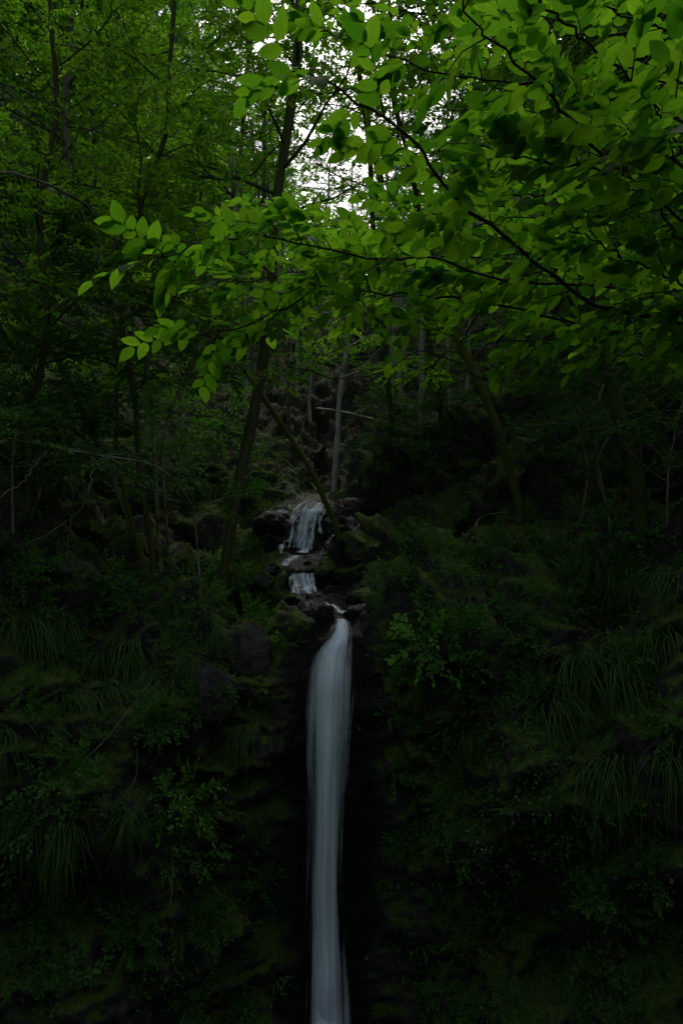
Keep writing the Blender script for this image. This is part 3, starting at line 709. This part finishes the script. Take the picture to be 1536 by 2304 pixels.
for i,it in enumerate(HLs):
    px,py,s_=it[:3]
    h,n=hit(px,py); 
    if h is None: continue
    br=len(it)>3
    o=solo("leafy_plant",HM[5] if br else HM[i%5],"bright green leafy sprig clinging to rock" if br else "small leafy green plant clinging to rock","plant",h+n*(.06 if br else -.02),group="leafy plants on the banks")
    up=Vector((n[0]*.8,n[1]*.8,n[2]*.8+.35)).normalized(); o.rotation_mode='QUATERNION'
    o.rotation_quaternion=up.to_track_quat('Z','Y')@Matrix.Rotation(r.uniform(0,6),3,'Z').to_quaternion(); o.scale=(s_,s_,s_)
sh=[]
for v in range(4):
    r2=np.random.default_rng(v+40); h_=[1.6,2.2,1.9,1.3][v]
    tr=[np.array([0,0,-.1]),np.array([r2.uniform(-.1,.1),r2.uniform(-.1,.1),h_*.4]),np.array([r2.uniform(-.4,.4),-.2,h_])]
    tb,cb=grow(tr,.016,.006,.3,13,.85,4,4,11,.06,.3,seed=80+v,el=(0,.6),k=5,twigs=True); sh.append((tb.mesh("trunk",M_bark2),cb.mesh("crown",[M_herb,M_leafB][v%2],False)))
SL=[(190,1130,.9),(90,1150,.9),(30,1200,1),(540,1150,.5),(390,1150,.6),(150,1230,.7),(600,1100,.5),(860,1080,.6),(930,1080,.8),(1300,1180,.8),(1500,1180,.9),(450,1080,.7),(350,1060,.8),(1000,1040,.8),(850,1000,.8),(950,980,1),(1350,1100,1),(1450,1080,1),(60,1050,1),(150,1030,1)]
for i,(px,py,s_) in enumerate(SL):
    h,n=hit(px,py); o=thing("shrub",h,"understorey shrub with layered green leaves","shrub","understorey shrubs"); o.rotation_euler=(0,0,r.uniform(0,6)); o.scale=(s_,s_,s_)
    for nm,mm in zip(("trunk","crown"),sh[i%4]): part(nm,mm,o)

# ---------------------------------------------------------------- ground cover + litter
FV=PV[Q]; FC=FV.mean(1); FN=np.cross(FV[:,1]-FV[:,0],FV[:,3]-FV[:,0]); FA=np.linalg.norm(FN,axis=1); FN=FN/np.maximum(FA[:,None],1e-9)
FN=np.where((FN[:,2:3]*1.0-FN[:,1:2]*1.0)<0,-FN,FN)
def scatter(n,maskf,seed):
    r=np.random.default_rng(seed); w=FA*maskf(FC,FN); w/=w.sum(); k=r.choice(len(FC),n,p=w)
    u=r.random((n,1));v=r.random((n,1)); q=FV[k]; p=(q[:,0]*(1-u)+q[:,1]*u)*(1-v)+(q[:,3]*(1-u)+q[:,2]*u)*v
    return p,FN[k],r
def m1(c,n):
    reg=(c[:,1]>5.6)&(c[:,1]<17)&(np.abs(c[:,0])<7)&(c[:,2]>0)
    off=np.clip((np.abs(c[:,0]+.1)-.45)/.5,0,1)
    f=np.clip(fbm(c*1.3,3,33)*4+.05,0,1)+1.8*((c[:,0]>.7)&(c[:,0]<2.3)&(c[:,2]<2.6)&(c[:,1]<8))*np.clip(fbm(c*2.2,2,12)*3+.5,0,1)
    return reg*off*f
p,n,r=scatter(64000,m1,1); gb=MB(); D=norm(r.normal(0,1,p.shape)*.8+np.array([0,-.2,-.3])+n*.5); Nn=norm(n+r.normal(0,.4,p.shape)+np.array([0,0,.5]))
l=r.uniform(.018,.055,len(p)); leaves(gb,p+n*r.uniform(.005,.07,(len(p),1)),D,Nn,l,l*.6)
solo("ground_cover",gb.mesh("ground_cover",M_herb,False),"creeping small leaved plants covering the rock","ground cover",kind="stuff")
def m2(c,n): return ((c[:,1]>7.2)&(c[:,1]<30)&(np.abs(c[:,0])<9)&(n[:,2]>.45))*np.clip(fbm(c*1.1,3,44)*2+.6,0,1)*np.clip((np.abs(c[:,0]+.3)-.45)/.3+(c[:,1]>13.8),0,1)
p,n,r=scatter(32000,m2,2); lb=MB(); D=np.cross(n,norm(r.normal(0,1,p.shape))); l=r.uniform(.035,.07,len(p)); leaves(lb,p+n*.012,D+n*.15,n+r.normal(0,.35,p.shape),l,l*.5)
solo("leaf_litter",lb.mesh("leaf_litter",M_litter,False),"brown fallen leaves scattered over the slope","leaf litter",kind="stuff")
r=np.random.default_rng(77)
fm=[]
for v in range(3):
    fb=MB()
    for q in range(4):
        c=np.array([r.normal(0,.06),-.09+r.normal(0,.02),r.normal(0,.05)])
        az=np.arange(5)*1.2566+r.uniform(0,1)
        D=np.stack([np.cos(az),az*0,np.sin(az)],-1); leaves(fb,np.repeat(c[None],5,0),D,np.tile([0,-1.,0.3],(5,1)),.009,.007)
        tube(fb,np.array([[0,.02,0],c]),[.0012,.001],3)
    fm.append(fb.mesh("flowering_plant",M_petal,False))
for i in range(12):
    h,n=hit(r.uniform(1060,1240),r.uniform(1770,1960)); solo("flowering_plant",fm[i%3],"small plant with tiny white blossoms","flower",h+n*.02,group="white blossoms on the rock")
def stick(pts,r0,r1,mat,name,label,rel=True):
    w=[]
    for px,py,lift in pts:
        h,n=hit(px,py); w.append(h+n*lift)
    mb=MB(); tube(mb,catmull(w,24),np.linspace(r0,r1,24),6,.3); b0=w[0]; me=mb.mesh(name,mat); recenter(me,b0)
    solo(name,me,label,"branch",b0)
def stickw(pts,r0,r1,mat,name,label):
    w=[W(*p) for p in pts]; mb=MB(); C=catmull(w,40); C+=.02*np.stack([vnoise(np.stack([np.arange(40)*.4,np.full(40,k*7.7+pts[0][0]),np.zeros(40)],-1)) for k in range(3)],-1)
    tube(mb,C,np.linspace(r0,r1,40),5,.3); me=mb.mesh(name,mat); recenter(me,w[0]); solo(name,me,label,"branch",w[0])
stick([(640,1045,.1),(700,1105,.1),(735,1130,.08)],.04,.03,M_barkmoss,"fallen_log","brown fallen branch lying on the slope")
stick([(705,925,.3),(790,945,.4),(862,972,.3)],.03,.02,M_barkpale,"fallen_log","pale fallen pole lying across the slope")
stick([(1065,1220,.05),(1090,1180,.12),(1130,1165,.1)],.025,.012,M_bark2,"fallen_branch","grey root on the bank")
stick([(1410,1300,.1),(1450,1335,.1),(1536,1335,.1)],.015,.01,M_bark2,"fallen_branch","thin grey branch on the bank")
stick([(380,1890,.04),(385,1970,.06),(382,2050,.05),(384,2110,.04)],.006,.004,M_bark2,"hanging_vine","thin vine hanging down the cliff")
stick([(200,1715,.1),(290,1650,.2),(320,1600,.2),(345,1540,.1)],.006,.003,M_bark2,"bare_twig","thin bare twig on the cliff")
stick([(300,1680,.1),(290,1720,.15),(250,1790,.1)],.005,.003,M_bark2,"bare_twig","thin bare twig on the cliff")
stickw([(0,385,7),(120,420,7),(200,470,7.2),(265,550,7.6),(300,650,8)],.014,.018,M_bark2,"bare_branch","bare curved branch reaching from the bank tree")
stickw([(420,385,8),(480,400,8),(560,395,8.2),(625,330,8.3)],.014,.010,M_bark,"bare_branch","dark bare branch hanging in the canopy")
stickw([(1100,860,9.5),(960,790,9),(860,835,8.8),(760,850,8.5),(640,820,8.3)],.010,.006,M_bark,"bare_branch","thin bare branch hanging over the gully")
stickw([(0,1125,7.0),(60,1075,7.0),(105,1015,7.1)],.006,.008,M_bark2,"bare_twig","thin bare arching twig over the bank")
stickw([(130,1020,7.0),(120,1060,7.0),(90,1110,7.0),(70,1170,7.0)],.007,.004,M_bark2,"bare_twig","thin bare arching twig over the bank")
stickw([(208,1025,7.1),(205,1085,7.0),(180,1150,7.0),(60,1230,7.0)],.007,.004,M_bark2,"bare_twig","thin bare arching twig over the bank")

# ---------------------------------------------------------------- light + camera
el=math.radians(50); az=math.radians(18)
w=bpy.data.worlds.new("World"); scene.world=w; w.use_nodes=True; nt=w.node_tree
bg=nt.nodes["Background"]; sky=nt.nodes.new("ShaderNodeTexSky"); sky.sky_type='NISHITA'; sky.sun_disc=False
sky.sun_elevation=el; sky.sun_rotation=az; sky.dust_density=6; sky.air_density=1.2
hs=nt.nodes.new("ShaderNodeHueSaturation"); hs.inputs["Saturation"].default_value=.5
nt.links.new(sky.outputs[0],hs.inputs["Color"]); nt.links.new(hs.outputs[0],bg.inputs[0]); bg.inputs[1].default_value=.15
sl=bpy.data.lights.new("sun","SUN"); sl.energy=1.1; sl.angle=math.radians(14); sl.color=(1,.96,.88)
so=bpy.data.objects.new("sun",sl); COL.objects.link(so)
sv=Vector((math.sin(az)*math.cos(el),math.cos(az)*math.cos(el),math.sin(el))); so.rotation_euler=(-sv).to_track_quat('-Z','Y').to_euler(); so.location=(0,0,40)
cam=bpy.data.cameras.new("camera"); co=bpy.data.objects.new("camera",cam); COL.objects.link(co)
co.location=(0,0,CAMZ); co.rotation_euler=(math.radians(90),0,0); cam.sensor_fit='VERTICAL'; cam.sensor_height=36; cam.sensor_width=24; cam.lens=28; cam.clip_end=1500; cam.clip_start=.05
scene.camera=co
scene.view_settings.view_transform='Standard'; scene.view_settings.look='None'; scene.view_settings.exposure=0
